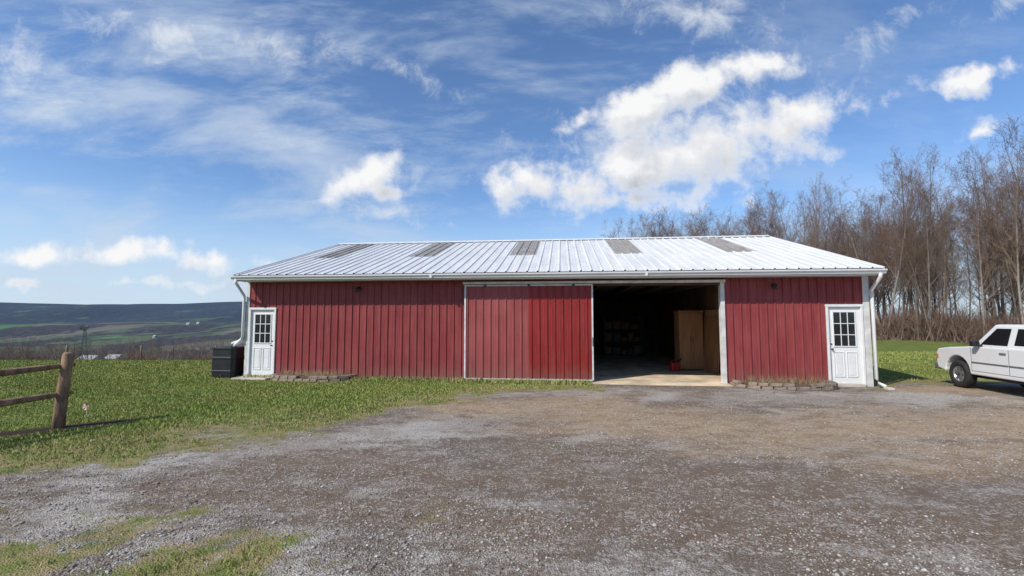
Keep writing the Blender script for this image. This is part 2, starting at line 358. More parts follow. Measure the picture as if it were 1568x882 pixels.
for k in range(2):   # rake trims
    x0=-ES-.03 if k==0 else BL+ES; 
    for sgn in (0,1):
        def q(f,o):
            p=rp(0,f,o); return p if sgn==0 else (p[0],BD-p[1],p[2])
        v=[]
        for xx_ in(x0,x0+.03):
            for f_,o_ in((0,.035),(1,.035),(1,-.13),(0,-.13)): pp=q(f_,o_); v.append((xx_,pp[1],pp[2]))
        mesh_obj("rake_trim",v,[(0,1,2,3),(4,7,6,5),(0,4,5,1),(1,5,6,2),(2,6,7,3),(3,7,4,0)],GUT,P)
for s0 in (.78,4.42,8.08,11.74,15.42):
    f0,f1=.44,.955
    x0=s0; 
    ribbed("skylight_panel",rp(x0,f0,.006),(1,0,0),dvv,nf,.93,sl*(f1-f0),.3048,.06,.033,SKYL,P,phase=(.3048-((x0+ES-.15)%.3048)))
for f_ in (.16,.34,.52,.70,.88):
    vs_=[];fs_=[]
    x_=-ES+.15+.11
    while x_<BL+ES-.1:
        for dx in (0,.13):
            c0=len(vs_); 
            for a_,b_ in((-.007,-.007),(.007,-.007),(.007,.007),(-.007,.007)): 
                p=rp(x_+dx+a_,f_+b_/sl,.006); vs_.append(p)
            fs_.append((c0,c0+1,c0+2,c0+3))
        x_+=.3048
    mesh_obj("roof_screws",vs_,fs_,DMETAL,P)
box("soffit",0,BL,-EV+.04,-.03,WT-.03,WT-.012,TRIM,P)
box("fascia",-ES,BL+ES,-EV+.01,-EV+.035,WT-.04,EZ-.03,GUT,P)
gp_=[(-EV,EZ-.035),(-EV,EZ-.15),(-EV-.07,EZ-.15),(-EV-.085,EZ-.10),(-EV-.12,EZ-.075),(-EV-.125,EZ-.035),(-EV-.115,EZ-.035),(-EV-.075,EZ-.13),(-EV-.01,EZ-.13),(-EV-.01,EZ-.035)]
V_=[(x_,a_,b_) for x_ in(-ES-.02,BL+ES+.02) for a_,b_ in gp_]; n_=len(gp_)
mesh_obj("gutter",V_,[(k,(k+1)%n_,(k+1)%n_+n_,k+n_) for k in range(n_)]+[tuple(range(n_))[::-1],tuple(range(n_,2*n_))],GUT,P)
for x_ in(6.1,12.2): box("gutter_joint",x_,x_+.06,-EV-.129,-EV+.0,EZ-.155,EZ-.033,GUT,P)
tube("downspout_left",[(.02,-EV-.06,EZ-.14),(.02,-EV-.06,EZ-.24),(-.06,-.10,EZ-.62),(-.07,-.09,EZ-.72),(-.07,-.09,1.28),(-.12,-.10,1.16),(-.45,-.04,1.06)],.045,GUT,P,n=8)
tube("downspout_diverter",[(-.10,-.10,1.18),(-.28,-.08,1.05),(-.34,-.06,.98)],.06,WHITE,P,n=10)
tube("downspout_right",[(BL-.02,-EV-.06,EZ-.14),(BL-.02,-EV-.06,EZ-.24),(BL+.06,-.10,EZ-.55),(BL+.07,-.09,EZ-.65),(BL+.07,-.09,.22),(BL+.09,-.16,.10),(BL+.14,-.34,.05)],.045,GUT,P,n=8)
box("corner_trim_left",-.03,.075,-.035,.09,0,WT-.02,TRIM,P,.004); box("corner_trim_right",BL-.13,BL+.03,-.035,.09,0,WT-.02,TRIM,P,.004)
# sliding door
sd0,sd1=7.02,10.80
wall("slide_door_panel_faded",sd0+.05,8.93,.10,2.80,-.12,RED_F,.02); wall("slide_door_panel",8.93,sd1-.04,.10,2.80,-.12,RED_N,.06)
box("slide_door_core",sd0+.01,sd1-.01,-.115,-.07,.09,2.82,DARKIN,P)
box("slide_door_stile_left",sd0,sd0+.05,-.15,-.07,.08,2.84,TRIM,P,.004); box("slide_door_stile_right",sd1-.045,sd1,-.15,-.07,.08,2.84,TRIM,P,.004)
box("slide_door_rail_bottom",sd0+.052,sd1-.047,-.143,-.068,.06,.10,TRIM,P); box("slide_door_rail_top",sd0+.052,sd1-.047,-.145,-.072,2.80,2.84,TRIM,P)
box("track",sd0-.05,14.47,-.17,-.04,2.86,2.93,TRIM,P,.005)
for x_ in(7.6,8.9,10.2): box("track_hanger",x_,x_+.08,-.16,-.14,2.78,2.87,DMETAL,P)
box("opening_jamb_right",14.36,14.47,-.06,.13,.03,2.86,TRIM,P,.004); box("opening_jamb_left",10.68,10.72,0.125,.16,.03,2.84,TRIM,P)
box("opening_head",10.8,14.36,-.03,.125,2.80,2.838,DARKIN,P)
box("door_handle",sd1-.032,sd1-.012,-.175,-.15,1.05,1.30,DMETAL,P,.004)
box("skirt_left",DL1,7.0,-.03,-.001,.0,.055,DARKIN,P)
box("skirt_right",14.47,DR0,-.03,-.001,.0,.055,DARKIN,P)
for k,x_ in enumerate((3.69,15.79)):
    tube("wall_light",[(x_,-.03,2.78),(x_,-.10,2.78),(x_,-.16,2.74),(x_,-.17,2.66)],.04,DMETAL,P,n=10,radii=[.05,.05,.07,.085])
def pdoor(x0,x1,top,lx0,tag):
    base=.07
    cw=.055
    box("casing_l"+tag,x0,x0+cw,-.045,.06,.03,top,WHITE,P,.004); box("casing_r"+tag,x1-cw,x1,-.045,.06,.03,top,WHITE,P,.004)
    box("casing_top"+tag,x0-.01,x1+.01,-.05,.06,top+.002,top+.07,WHITE,P,.004)
    a,b_=x0+cw+.004,x1-cw-.004
    box("door_slab"+tag,a,b_,.015,.05,base,top-.005,WHITE,P)
    D=.02
    box("threshold"+tag,x0+cw,x1-cw,-.10,.05,.0,base-.004,CONC,P)
    W=b_-a; gx0,gx1=a+W*.17,b_-W*.17; gz0,gz1=base+1.02,top-.15
    box("lite_glass"+tag,gx0,gx1,-.012+D,-.004+D,gz0,gz1,GLASS,P)
    fw=.028
    box("lite_frame"+tag,gx0-fw,gx0,-.025+D,-.003+D,gz0-fw,gz1+fw,WHITE,P,.003); box("lite_frame"+tag,gx1,gx1+fw,-.025+D,-.003+D,gz0-fw,gz1+fw,WHITE,P,.003)
    box("lite_frame"+tag,gx0+.001,gx1-.001,-.024+D,-.003+D,gz0-fw,gz0,WHITE,P,.003); box("lite_frame"+tag,gx0+.001,gx1-.001,-.024+D,-.003+D,gz1,gz1+fw,WHITE,P,.003)
    for k in(1,2):
        xm=gx0+(gx1-gx0)*k/3; box("muntin"+tag,xm-.010,xm+.010,-.020+D,-.010+D,gz0,gz1,WHITE,P)
        zm=gz0+(gz1-gz0)*k/3; box("muntin"+tag,gx0,gx1,-.018+D,-.011+D,zm-.010,zm+.010,WHITE,P)
    for k in(0,1):
        p0=a+W*(.13+.40*k); p1=p0+W*.33; z0,z1=base+.18,base+.86
        for (q0,q1,r0,r1) in((p0,p0+.02,z0,z1),(p1-.02,p1,z0,z1),(p0+.02,p1-.02,z0,z0+.02),(p0+.02,p1-.02,z1-.02,z1)):
            box("panel_mould"+tag,q0,q1,-.020+D,-.004+D,r0,r1,WHITE,P)
        box("panel_field"+tag,p0+.05,p1-.05,-.015+D,-.004+D,z0+.05,z1-.05,WHITE,P,.006)
    kx=(b_-.06) if tag=="_west" else (a+.06)
    tube("knob"+tag,[(kx,.015,1.0),(kx,-.02,1.0),(kx,-.05,1.0)],.02,DMETAL,P,n=10,radii=[.014,.014,.03])
    box("deadbolt"+tag,kx-.02,kx+.02,-.005,.014,1.12,1.16,DMETAL,P,.005)
pdoor(DL0,DL1,2.12,0,"_west"); pdoor(DR0,DR1,2.16,0,"_east")
box("door_step",.0,1.10,-.62,-.11,-.05,.06,CONC,P,.01)
box("splash_block",BL+.07,BL+.22,-.55,-.33,-.02,.045,CONC,P,.015)
box("partition_wall",15.05,15.15,2.2,BD-.1,.045,WT-.03,mat("plywood_dark",(.22,.12,.065),.8,.25,2),P)
for x_ in range(11,15): box("ceiling_truss",x_-.02,x_+.02,.14,BD-.12,WT-.22,WT-.035,DARKIN,P)

# ------------------------------------------------------------------ things inside the barn (own objects)
def barn_frame(name,s=0,w=0,z=.045,r=0):
    e=empty(name)
    th=-math.radians(6.24); c_,s_=math.cos(th),math.sin(th)
    e.location=(-8.38+c_*s-s_*w,14.51+s_*s+c_*w,z); e.rotation_euler=(0,0,th+r); return e
cab=barn_frame("wooden_cabinet",14.35,3.3,.045,.12)
box("carcass",-.42,.42,-.22,.25,.06,2.03,WOOD,cab,.006)
box("door_l",-.41,-.005,-.245,-.222,.10,1.98,WOOD,cab,.005); box("door_r",.005,.41,-.245,-.222,.10,1.98,WOOD,cab,.005)
box("plinth",-.40,.40,-.2,.24,0,.06,DARKIN,cab); box("cornice",-.45,.45,-.26,.27,2.03,2.08,WOOD,cab,.008)
box("handle",-.05,-.03,-.265,-.245,1.0,1.15,DMETAL,cab); box("handle",.03,.05,-.265,-.245,1.0,1.15,DMETAL,cab)
ps=barn_frame("plywood_sheets",14.93,2.75,.045,-1.45)
box("sheet",-.6,.6,-.01,.01,0,2.1,PLY,ps,0,(rad(-3),0,0)); box("sheet",-.55,.6,-.06,-.04,0,1.9,WOOD,ps,0,(rad(-4),0,0))
sh=barn_frame("storage_shelf",12.9,9.6,.045,0)
CARD=mat("cardboard",(.16,.11,.07),.85,.2,3); REDP=mat("red_plastic",(.35,.02,.02),.4,.1,3); DK=mat("dark_box",(.05,.05,.055),.6,.2,3)
for x_ in(-.9,.9):
    for y_ in(-.2,.2): box("upright",x_-.02,x_+.02,y_-.02,y_+.02,0,1.9,DMETAL,sh)
for z_ in(.1,.7,1.3,1.88): box("shelf_board",-.95,.95,-.25,.25,z_-.02,z_,DARKIN,sh)
rr=random.Random(3)
for z_ in(.1,.7,1.3):
    x_=-.85
    while x_<.7:
        w_=rr.uniform(.2,.42); box("stored_box",x_,x_+w_,-.2,.18,z_+.001,z_+rr.uniform(.2,.45),rr.choice([CARD,CARD,DK]),sh,.006,); x_+=w_+.05
can=barn_frame("gas_can",13.75,2.9,.045,.3)
box("body",-.16,.16,-.1,.1,0,.3,REDP,can,.03); tube("spout",[(.1,0,.29),(.16,0,.36),(.26,0,.42)],.02,BLACK,can,n=8); tube("grip",[(-.12,0,.29),(-.1,0,.36),(.03,0,.36),(.05,0,.29)],.013,REDP,can,n=8)

# ------------------------------------------------------------------ flower beds
def bed(s0,s1,dep,seed):
    e=barn_frame("stone_flower_bed",s0,0,0); L=s1-s0; r=random.Random(seed)
    pts=[]
    for k in range(61):
        a=math.pi*k/60; ct=math.cos(a); st=math.sin(a)
        xx_=L/2-(L/2)*math.copysign(abs(ct)**.75,ct); yy_=-.04-dep*st**.55
        pts.append(Vector((xx_,yy_,0)))
    for lay in(0,1):
        d=[0]
        for k in range(60): d.append(d[-1]+(pts[k+1]-pts[k]).length)
        p=.0+lay*.13
        while p<d[-1]-.1:
            w_=r.uniform(.2,.34)
            if lay==1 and r.random()<.2: p+=w_+.01; continue
            def at(q):
                for k in range(60):
                    if d[k+1]>=q: f_=(q-d[k])/(d[k+1]-d[k]+1e-9); return pts[k].lerp(pts[k+1],f_)
                return pts[-1]
            a_,b_=at(p),at(min(p+w_,d[-1])); c_=(a_+b_)/2; an_=math.atan2(b_.y-a_.y,b_.x-a_.x)
            o=box("block",-w_/2+.006,w_/2-.006,-.085,.085,-.045,.04,STONE,e,.014,(r.uniform(-.05,.05),r.uniform(-.04,.04),an_+r.uniform(-.08,.08)))
            o.location=(c_.x,c_.y+r.uniform(-.02,.02),.035+lay*.084); p+=w_
    vs_=[(q.x,q.y+.03,.095) for q in pts[1:-1]]; 
    mesh_obj("mulch_bed",vs_+[(L/2,-dep*.5,.13)],[(k,k+1,len(vs_)) for k in range(len(vs_)-1)]+[(len(vs_)-1,0,len(vs_))],MULCH,e)
    V_=[];F_=[]
    for k in range(420):
        x_=r.uniform(.25,L-.25); y_=-r.uniform(.12,dep*.75); h_=r.uniform(.05,.26); a_=r.uniform(0,6.28); c0=len(V_)
        V_+=[(x_-.007,y_,.10),(x_+.007,y_,.10),(x_+.08*math.cos(a_),y_+.08*math.sin(a_),.10+h_)]; F_.append((c0,c0+1,c0+2))
    mesh_obj("dry_stems",V_,F_,mat("dry_stem",(.26,.19,.10),.9,.4,9),e)
bed(1.15,3.6,.62,1); bed(14.62,17.08,.78,5)

# ------------------------------------------------------------------ rain barrel (squarish)
rb=empty("rain_barrel",(-8.98,14.62,0),-.1)
prof=[(0,.0),(.33,.0),(.35,.03),(.355,.16),(.362,.18),(.362,.22),(.355,.24),(.355,.56),(.362,.58),(.362,.62),(.355,.64),(.352,.86),(.375,.865),(.375,.90),(.34,.93),(0,.94)]
V_=[];F_=[];n_=36
for (r_v,z_v) in prof:
    for k in range(n_):
        a_=2*math.pi*k/n_; ca_,sa_=math.cos(a_),math.sin(a_); q_=(abs(ca_)**8+abs(sa_)**8)**(-.125)*.93
        V_.append((r_v*ca_*q_*1.12,r_v*sa_*q_,z_v*1.03))
for p_ in range(len(prof)-1):
    for k in range(n_): F_.append((p_*n_+k,p_*n_+(k+1)%n_,(p_+1)*n_+(k+1)%n_,(p_+1)*n_+k))
o=mesh_obj("barrel_body",V_,F_,BLACK,rb)
tube("spigot",[(0.05,-.32,.12),(0.05,-.42,.12),(0.05,-.43,.07)],.014,DMETAL,rb,n=8)
box("lid_recess",-.15,.15,-.12,.12,.965,.985,BLACK,rb,.005)

# ------------------------------------------------------------------ split rail fence
FW=mat("weathered_fence_wood",(.23,.14,.085),.85,.5,3,bump=.7,bscale=12,stretch=(4,4,1))
fe=empty("split_rail_fence",(-7.55,7.79,0),0)
fd=Vector((-.28,-.96,0))
for k in range(3):
    p=fd*(2.5*k)
    o=tube("post",[p+Vector((-.05,0,-.1)),p+Vector((-.02,0,.4)),p+Vector((.02,0,.9)),p+Vector((.045,0,1.22)),p+Vector((.05,0,1.25))],.08,FW,fe,n=9,radii=[.088,.084,.08,.078,.055])
rr=random.Random(11)
for k in range(2):
    for z_ in(.55,1.02):
        a_=fd*(2.5*k)+Vector((.02,.14 if k==0 else 0,z_)); b_=fd*(2.5*(k+1))+Vector((.02,-.1,z_+rr.uniform(-.03,.03)))
        pts=[a_.lerp(b_,f_/6)+Vector((rr.uniform(-.012,.012),0,rr.uniform(-.015,.015))) for f_ in range(7)]
        tube("rail",pts,.05,FW,fe,n=6,radii=[.03,.05,.056,.058,.055,.05,.03])
gpw=empty("garden_pinwheel",(-7.78,8.5,0),0)
tube("stake",[(0,0,0),(0,0,.22)],.006,WHITE,gpw,n=6)
OR=mat("orange_petal",(.6,.12,.03),.5,.1,3)
for k in range(6):
    a_=k*math.pi/3; mesh_obj("vane",[(0,-.01,.22),(.07*math.cos(a_),-.012,.22+.07*math.sin(a_)),(.06*math.cos(a_+.7),-.03,.22+.06*math.sin(a_+.7))],[(0,1,2)],OR if k%2 else WHITE,gpw)
# ornamental windmill
wm=empty("garden_windmill",(-18.6,20.0,0),.5)
for sx,sy in((1,1),(1,-1),(-1,1),(-1,-1)): tube("leg",[(.12*sx,.12*sy,0),(.02*sx,.02*sy,1.40)],.008,DMETAL,wm,n=5)
for z_ in(.35,.7,1.05):
    w_=.12-.10*z_/1.40
    tube("brace",[(w_,w_,z_),(w_,-w_,z_),(-w_,-w_,z_),(-w_,w_,z_),(w_,w_,z_)],.006,DMETAL,wm,n=4)
tube("hub",[(0,-.14,1.46),(0,.3,1.46)],.012,DMETAL,wm,n=6)
for k in range(10):
    a_=k*math.pi/5; c_,s_=math.cos(a_),math.sin(a_); c2,s2=math.cos(a_+.25),math.sin(a_+.25)
    mesh_obj("blade",[(.04*c_,-.13,1.46+.04*s_),(.15*c_,-.13,1.46+.15*s_),(.15*c2,-.11,1.46+.15*s2),(.04*c2,-.11,1.46+.04*s2)],[(0,1,2,3)],DMETAL,wm)
mesh_obj("tail",[(0,.28,1.43),(0,.42,1.38),(0,.42,1.54),(0,.28,1.49)],[(0,1,2,3)],DMETAL,wm)
wf=empty("pasture_fence",(0,0,0),0)
pp=[]
for k in range(10):
    x_=-36+k*3.6; y_=22.2+.03*k; z_=float(height(np.array([x_]),np.array([y_]))[0]); pp.append((x_,y_,z_))
    tube("post",[(x_,y_,z_-.2),(x_,y_,z_+.75)],.035,FW,wf,n=6)
for h_ in(.35,.7): tube("wire",[(p[0],p[1],p[2]+h_) for p in pp],.005,DMETAL,wf,n=4)

# ------------------------------------------------------------------ pickup truck
fwd=Vector((.22,.975,0)).normalized()
tr=empty("pickup_truck",(12.0+.80,12.45-.24,0),0)
rx=-fwd; tr.rotation_euler=(0,0,math.atan2(rx.y,rx.x))
PW=mat("white_car_paint",(.70,.70,.69),.28,.03,1)
PL=mat("grey_bumper",(.13,.13,.135),.5,.1,3); CH=mat("alloy_wheel",(.45,.45,.46),.35,.1,3,metal=.8); LENS=mat("headlamp_lens",(.55,.56,.58),.12,.1,3); AMB=mat("amber_lens",(.45,.22,.08),.2,.1,3); SEAM=mat("panel_gap",(.02,.02,.02),.8,.1,3)
def extrude_profile(name,prof,y0,y1,m_,par,bev=0.03,yb=None):
    n_=len(prof); V_=[(x_,y0,z_) for x_,z_ in prof]+[(x_,y1,z_) for x_,z_ in prof]
    F_=[tuple(range(n_)),tuple(range(n_,2*n_))[::-1]]+[(k,k+n_,(k+1)%n_+n_,(k+1)%n_) for k in range(n_)]
    o=mesh_obj(name,V_,F_,m_,par)
    bm=bmesh.new(); bm.from_mesh(o.data); bmesh.ops.recalc_face_normals(bm,faces=bm.faces); bm.to_mesh(o.data); bm.free()
    if bev: md=o.modifiers.new("b",'BEVEL'); md.width=bev; md.segments=3; md.limit_method='ANGLE'; md.angle_limit=rad(38)
    return o
arc=lambda cx: [(cx+.45*math.cos(a_),.40+.45*math.sin(a_)) for a_ in [math.pi*k/12 for k in range(0,13)]]
prof=[(-.74,.46),(-.80,.62),(-.79,.90),(-.72,1.00),(-.3,1.06),(.48,1.12),(2.44,1.14),(4.08,1.14),(4.10,.62),(4.04,.48)]
prof+= [(p[0],p[1]) for p in arc(3.12)]+[(p[0],p[1]) for p in arc(0)]
extrude_profile("lower_body",prof,-.86,.86,PW,tr,.035)
box("underbody",-.6,3.9,-.60,.60,.30,.70,BLACK,tr,.02)
def frustum(name,xb0,xb1,xt0,xt1,yb,yt,zb,zt,m_,bev=.05):
    V_=[(xb0,-yb,zb),(xb1,-yb,zb),(xb1,yb,zb),(xb0,yb,zb),(xt0,-yt,zt),(xt1,-yt,zt),(xt1,yt,zt),(xt0,yt,zt)]
    o=mesh_obj(name,V_,[(3,2,1,0),(4,5,6,7),(0,1,5,4),(1,2,6,5),(2,3,7,6),(3,0,4,7)],m_,tr)
    md=o.modifiers.new("b",'BEVEL'); md.width=bev; md.segments=3; return o
frustum("cab",.44,2.44,1.02,2.38,.80,.64,1.10,1.69,PW,.06)
frustum("bed_cap",2.50,4.06,2.52,3.98,.80,.69,1.10,1.70,PW,.06)
def side_glass(name,pts,yb,yt,zb,zt,m_=GLASS,off=.004):
    for sg in(-1,1):
        V_=[(x_,sg*((yb+(yt-yb)*(z_-zb)/(zt-zb))+off),z_) for x_,z_ in pts]
        mesh_obj(name,V_,[tuple(range(len(pts))) if sg<0 else tuple(range(len(pts)))[::-1]],m_,tr)
side_glass("front_window",[(.74,1.18),(1.56,1.18),(1.56,1.59),(1.13,1.59)],.80,.64,1.10,1.69)
side_glass("rear_quarter_window",[(1.74,1.20),(2.18,1.20),(2.18,1.58),(1.74,1.59)],.80,.64,1.10,1.69)
side_glass("cap_window",[(2.70,1.24),(3.80,1.24),(3.80,1.58),(2.70,1.58)],.80,.69,1.10,1.70)
def lerp(a_,b_,f_): return a_+(b_-a_)*f_
wz=[]
for f_ in(.14,.90):
    for sg in(-1,1):
        wz.append((lerp(.44,1.02,f_)-.008,sg*(lerp(.80,.64,f_)-.09),lerp(1.10,1.69,f_)+.006))
mesh_obj("windshield",wz,[(0,1,3,2)],GLASS,tr)
for x_ in(.52,1.68,2.26,2.47): box("door_seam",x_,x_+.010,-.8625,-.85,.50,1.09,SEAM,tr)
box("sill_seam",.52,2.26,-.8625,-.85,.495,.505,SEAM,tr)
box("side_moulding",.53,1.67,-.872,-.855,.70,.735,PL,tr,.004); box("side_moulding",1.70,2.44,-.872,-.855,.70,.735,PL,tr,.004)
box("door_handle",1.44,1.62,-.885,-.858,.98,1.015,PL,tr,.006)
box("mirror",.74,.88,-1.03,-.87,1.13,1.27,BLACK,tr,.03); box("mirror_arm",.78,.84,-.90,-.80,1.14,1.18,BLACK,tr,.01)
box("mirror",.74,.88,.87,1.03,1.13,1.27,BLACK,tr,.03)
box("front_bumper",-.92,-.74,-.86,.86,.42,.60,PL,tr,.04); box("grille",-.815,-.78,-.45,.45,.66,.90,SEAM,tr,.02)
for sg in(-1,1):
    box("headlamp",-.825,-.70,sg*.66-.19,sg*.66+.19,.70,.88,LENS,tr,.03)
    box("turn_lamp",-.79,-.70,sg*.865-.006,sg*.865+.006,.73,.85,AMB,tr,.004)
box("rear_bumper",4.06,4.22,-.84,.84,.48,.64,CH,tr,.03)
for sg in(-1,1): box("tail_lamp",4.07,4.12,sg*.78-.06,sg*.78+.06,.72,1.05,REDP,tr,.01)
def wheel(cx,sg):
    e=sg
    def ring(name,pr,m_):
        n_=28; V_=[];F_=[]
        for (y_,r_) in pr:
            for k in range(n_):
                a_=2*math.pi*k/n_; V_.append((cx+r_*math.cos(a_),e*y_,.36+r_*math.sin(a_)))
        for p_ in range(len(pr)-1):
            for k in range(n_): F_.append((p_*n_+k,p_*n_+(k+1)%n_,(p_+1)*n_+(k+1)%n_,(p_+1)*n_+k))
        return mesh_obj(name,V_,F_,m_,tr,True)
    ring("tyre",[(.62,.20),(.62,.31),(.64,.35),(.68,.362),(.80,.362),(.84,.35),(.855,.31),(.85,.22),(.82,.205)],RUBBER)
    ring("rim",[(.82,.21),(.845,.20),(.84,.185),(.78,.17)],CH)
    ring("hub",[(.78,.172),(.785,.05),(.83,.045),(.835,.0)],DMETAL)
    for k in range(5):
        a_=k*2*math.pi/5+.3; u=Vector((math.cos(a_),0,math.sin(a_))); v=Vector((-math.sin(a_),0,math.cos(a_))); c_=Vector((cx,e*.825,.36))
        q_=[c_+u*.03+v*.035,c_+u*.03-v*.035,c_+u*.19-v*.055,c_+u*.19+v*.055]; q2=[w_+Vector((0,-e*.03,0)) for w_ in q_]
        mesh_obj("spoke",q_+q2,[(0,1,2,3),(7,6,5,4),(0,4,5,1),(1,5,6,2),(2,6,7,3),(3,7,4,0)],CH,tr)
for cx in(0,3.12):
    for sg in(-1,1): wheel(cx,sg)

# ------------------------------------------------------------------ bare trees
bk,t,b=newmat("bare_bark")
oi=t.n('ShaderNodeObjectInfo').outputs['Random']; ra=t.n('ShaderNodeAttribute',attribute_name='thick').outputs['Fac']
twig=t.mix(oi,(.135,.085,.066),(.215,.15,.112)); trunk=t.mix(oi,(.12,.10,.085),(.31,.27,.225))
c=t.mix(ra,twig,trunk)
t.set(b.inputs['Base Color'],c); b.inputs['Roughness'].default_value=.9; b.inputs['Specular IOR Level'].default_value=.1
def make_tree(seed,H,counts=(24,7,5,3),low=.2,spread=.8,trunk_r=.12,fork=0):
    r=random.Random(seed); V=[];F=[];TH=[]
    def perp(d):
        a=Vector((r.uniform(-1,1),r.uniform(-1,1),r.uniform(-1,1))); p=d.cross(a)
        return p.normalized() if p.length>1e-4 else Vector((1,0,0))
    def seg_tube(pts,rads,n):
        base=len(V)
        for i_,p in enumerate(pts):
            d=(pts[min(i_+1,len(pts)-1)]-pts[max(i_-1,0)]).normalized(); s=d.cross(Vector((.3,.9,.2))).normalized(); q=s.cross(d)
            for k in range(n):
                a=6.2832*k/n; V.append(p+(s*math.cos(a)+q*math.sin(a))*rads[i_]); TH.append(min(1,rads[i_]/.06))
        for i_ in range(len(pts)-1):
            for k in range(n):
                a=base+i_*n+k; b2=base+i_*n+(k+1)%n; F.append((a,b2,b2+n,a+n))
    def branch(p,d,L,R,lev,nmul=1.0):
        if lev==4:
            q=perp(d)*R; base=len(V); tip=p+d*L
            V.extend([p+q,p-q,tip]); TH.extend([0,0,0]); F.append((base,base+1,base+2)); return
        ns={0:9,1:5,2:3,3:2}[lev]; pts=[p]; rads=[R]; dd=d.copy()
        for i_ in range(ns):
            dd=(dd+perp(dd)*r.uniform(0,(.06,.16,.22,.25)[lev])+Vector((0,0,(.02,.13,.09,.05)[lev]))).normalized()
            pts.append(pts[-1]+dd*L/ns); rads.append(max(R*(1-(i_+1)/ns*(.93 if lev==0 else .85)),.004))
        seg_tube(pts,rads,(6,4,3,3)[lev])
        nc=int(counts[lev]*nmul)
        for c_ in range(nc):
            f=(low+(1-low)*((c_+r.random())/nc)) if lev==0 else (.15+.85*((c_+r.random())/nc))
            f=min(f,.999); k=int(f*ns); pt=pts[k].lerp(pts[k+1],f*ns-k); dl=(pts[k+1]-pts[k]).normalized()
            ang=r.uniform(.5,1.05)*spread if lev==0 else r.uniform(.4,.95)
            nd_=(dl*math.cos(ang)+perp(dl)*math.sin(ang)).normalized()
            cl={0:H*.32*(1.15-f*.85),1:L*.5*(1.2-f*.6),2:L*.5,3:L*.6}[lev]*r.uniform(.6,1.35)
            rr_=(rads[k]*{0:.45,1:.5,2:.55,3:.6}[lev])
            branch(pt,nd_,cl,max(rr_,.0065),lev+1)
    if fork:
        for q in range(fork):
            a_=q*6.283/fork+r.random(); branch(Vector((.1*math.cos(a_),.1*math.sin(a_),-.3)),Vector((.20*math.cos(a_),.20*math.sin(a_),1)).normalized(),H*r.uniform(.8,1),trunk_r*.75,0,1.25/fork)
    else: branch(Vector((0,0,-.3)),Vector((r.uniform(-.07,.07),r.uniform(-.07,.07),1)).normalized(),H,trunk_r,0)
    me=bpy.data.meshes.new("bare_tree_mesh"); me.from_pydata([tuple(v) for v in V],[],F)
    at=me.attributes.new('thick','FLOAT','POINT'); at.data.foreach_set('value',TH); me.materials.append(bk); me.update()
    return me
tm=[make_tree(s_,16,low=lo_,spread=sp_,trunk_r=tr_,fork=fk_) for s_,lo_,sp_,tr_,fk_ in((1,.18,.75,.13,0),(2,.2,.85,.14,2),(3,.25,.6,.10,0),(4,.12,.7,.11,3),(5,.2,.9,.13,0),(6,.3,.65,.10,2))]
tml=[make_tree(s_,16,(16,6,4,0),lo_,sp_,tr_,0) for s_,lo_,sp_,tr_ in((11,.10,1.0,.22),(12,.12,1.1,.2),(13,.15,.9,.24))]
def shrub_mesh(seed):
    r=random.Random(seed); V=[];F=[];TH=[]
    for k in range(300):
        x_,y_=r.gauss(0,1.2),r.gauss(0,.8); p=Vector((x_,y_,-.1)); L=r.uniform(.8,2.8)*math.exp(-(x_/1.8)**2); d=Vector((r.gauss(0,.3),r.gauss(0,.3),1)).normalized()
        e=p+d*L; q=Vector((r.uniform(-1,1),r.uniform(-1,1),0)).normalized()*r.uniform(.008,.02); b0=len(V)
        V+= [p+q,p-q,e]; TH+=[.3,.3,0]; F.append((b0,b0+1,b0+2))
        for m_ in range(6):
            f=r.uniform(.3,.95); pp_=p.lerp(e,f); dd=(d+Vector((r.gauss(0,.7),r.gauss(0,.7),r.gauss(0,.3)))).normalized(); b0=len(V); q2=q*.6
            V+=[pp_+q2,pp_-q2,pp_+dd*r.uniform(.3,.8)]; TH+=[0,0,0]; F.append((b0,b0+1,b0+2))
    me=bpy.data.meshes.new("brush_mesh"); me.from_pydata([tuple(v) for v in V],[],F)
    at=me.attributes.new('thick','FLOAT','POINT'); at.data.foreach_set('value',TH); me.materials.append(bk); me.update(); return me
sm_=[shrub_mesh(s_) for s_ in(1,2,3)]
woods=empty("woodland_trees",(0,0,0)); rr=random.Random(21)
def edge_pt(u):
    P_=[(13.8,62),(20,55),(27,49),(34,43),(37,34),(39,26)]
    u*=len(P_)-1; k=min(int(u),len(P_)-2); f=u-k
    return lerp(P_[k][0],P_[k+1][0],f),lerp(P_[k][1],P_[k+1][1],f)
for k in range(190):
    u=rr.random()**1.1; ex,ey=edge_pt(u); dep=rr.random()**1.3*34
    if u<.2: dep*=.5
    x_=ex+dep*.62+rr.uniform(-1,1); y_=ey+dep*.78+rr.uniform(-1,1)
    o=bpy.data.objects.new("tree",rr.choice(tm)); link(o,woods)
    h_=rr.uniform(.64,1.06)*(1.04 if u>.5 else 1.0)
    o.location=(x_,y_,float(height(np.array([x_]),np.array([y_]))[0])); o.scale=(h_*rr.uniform(.85,1.2),)*2+(h_,); o.rotation_euler=(0,0,rr.uniform(0,6.28))
for k in range(120):
    u=rr.random(); ex,ey=edge_pt(u); dep=rr.random()*20-1
    o=bpy.data.objects.new("brush",rr.choice(sm_)); link(o,woods)
    s_=rr.uniform(.5,1.5); o.location=(ex+dep*.62,ey+dep*.78,0); o.scale=(s_*1.2,s_*1.2,s_*rr.uniform(.6,1.3)); o.rotation_euler=(0,0,rr.uniform(0,6.28))
dist_t=empty("distant_trees",(0,0,0))
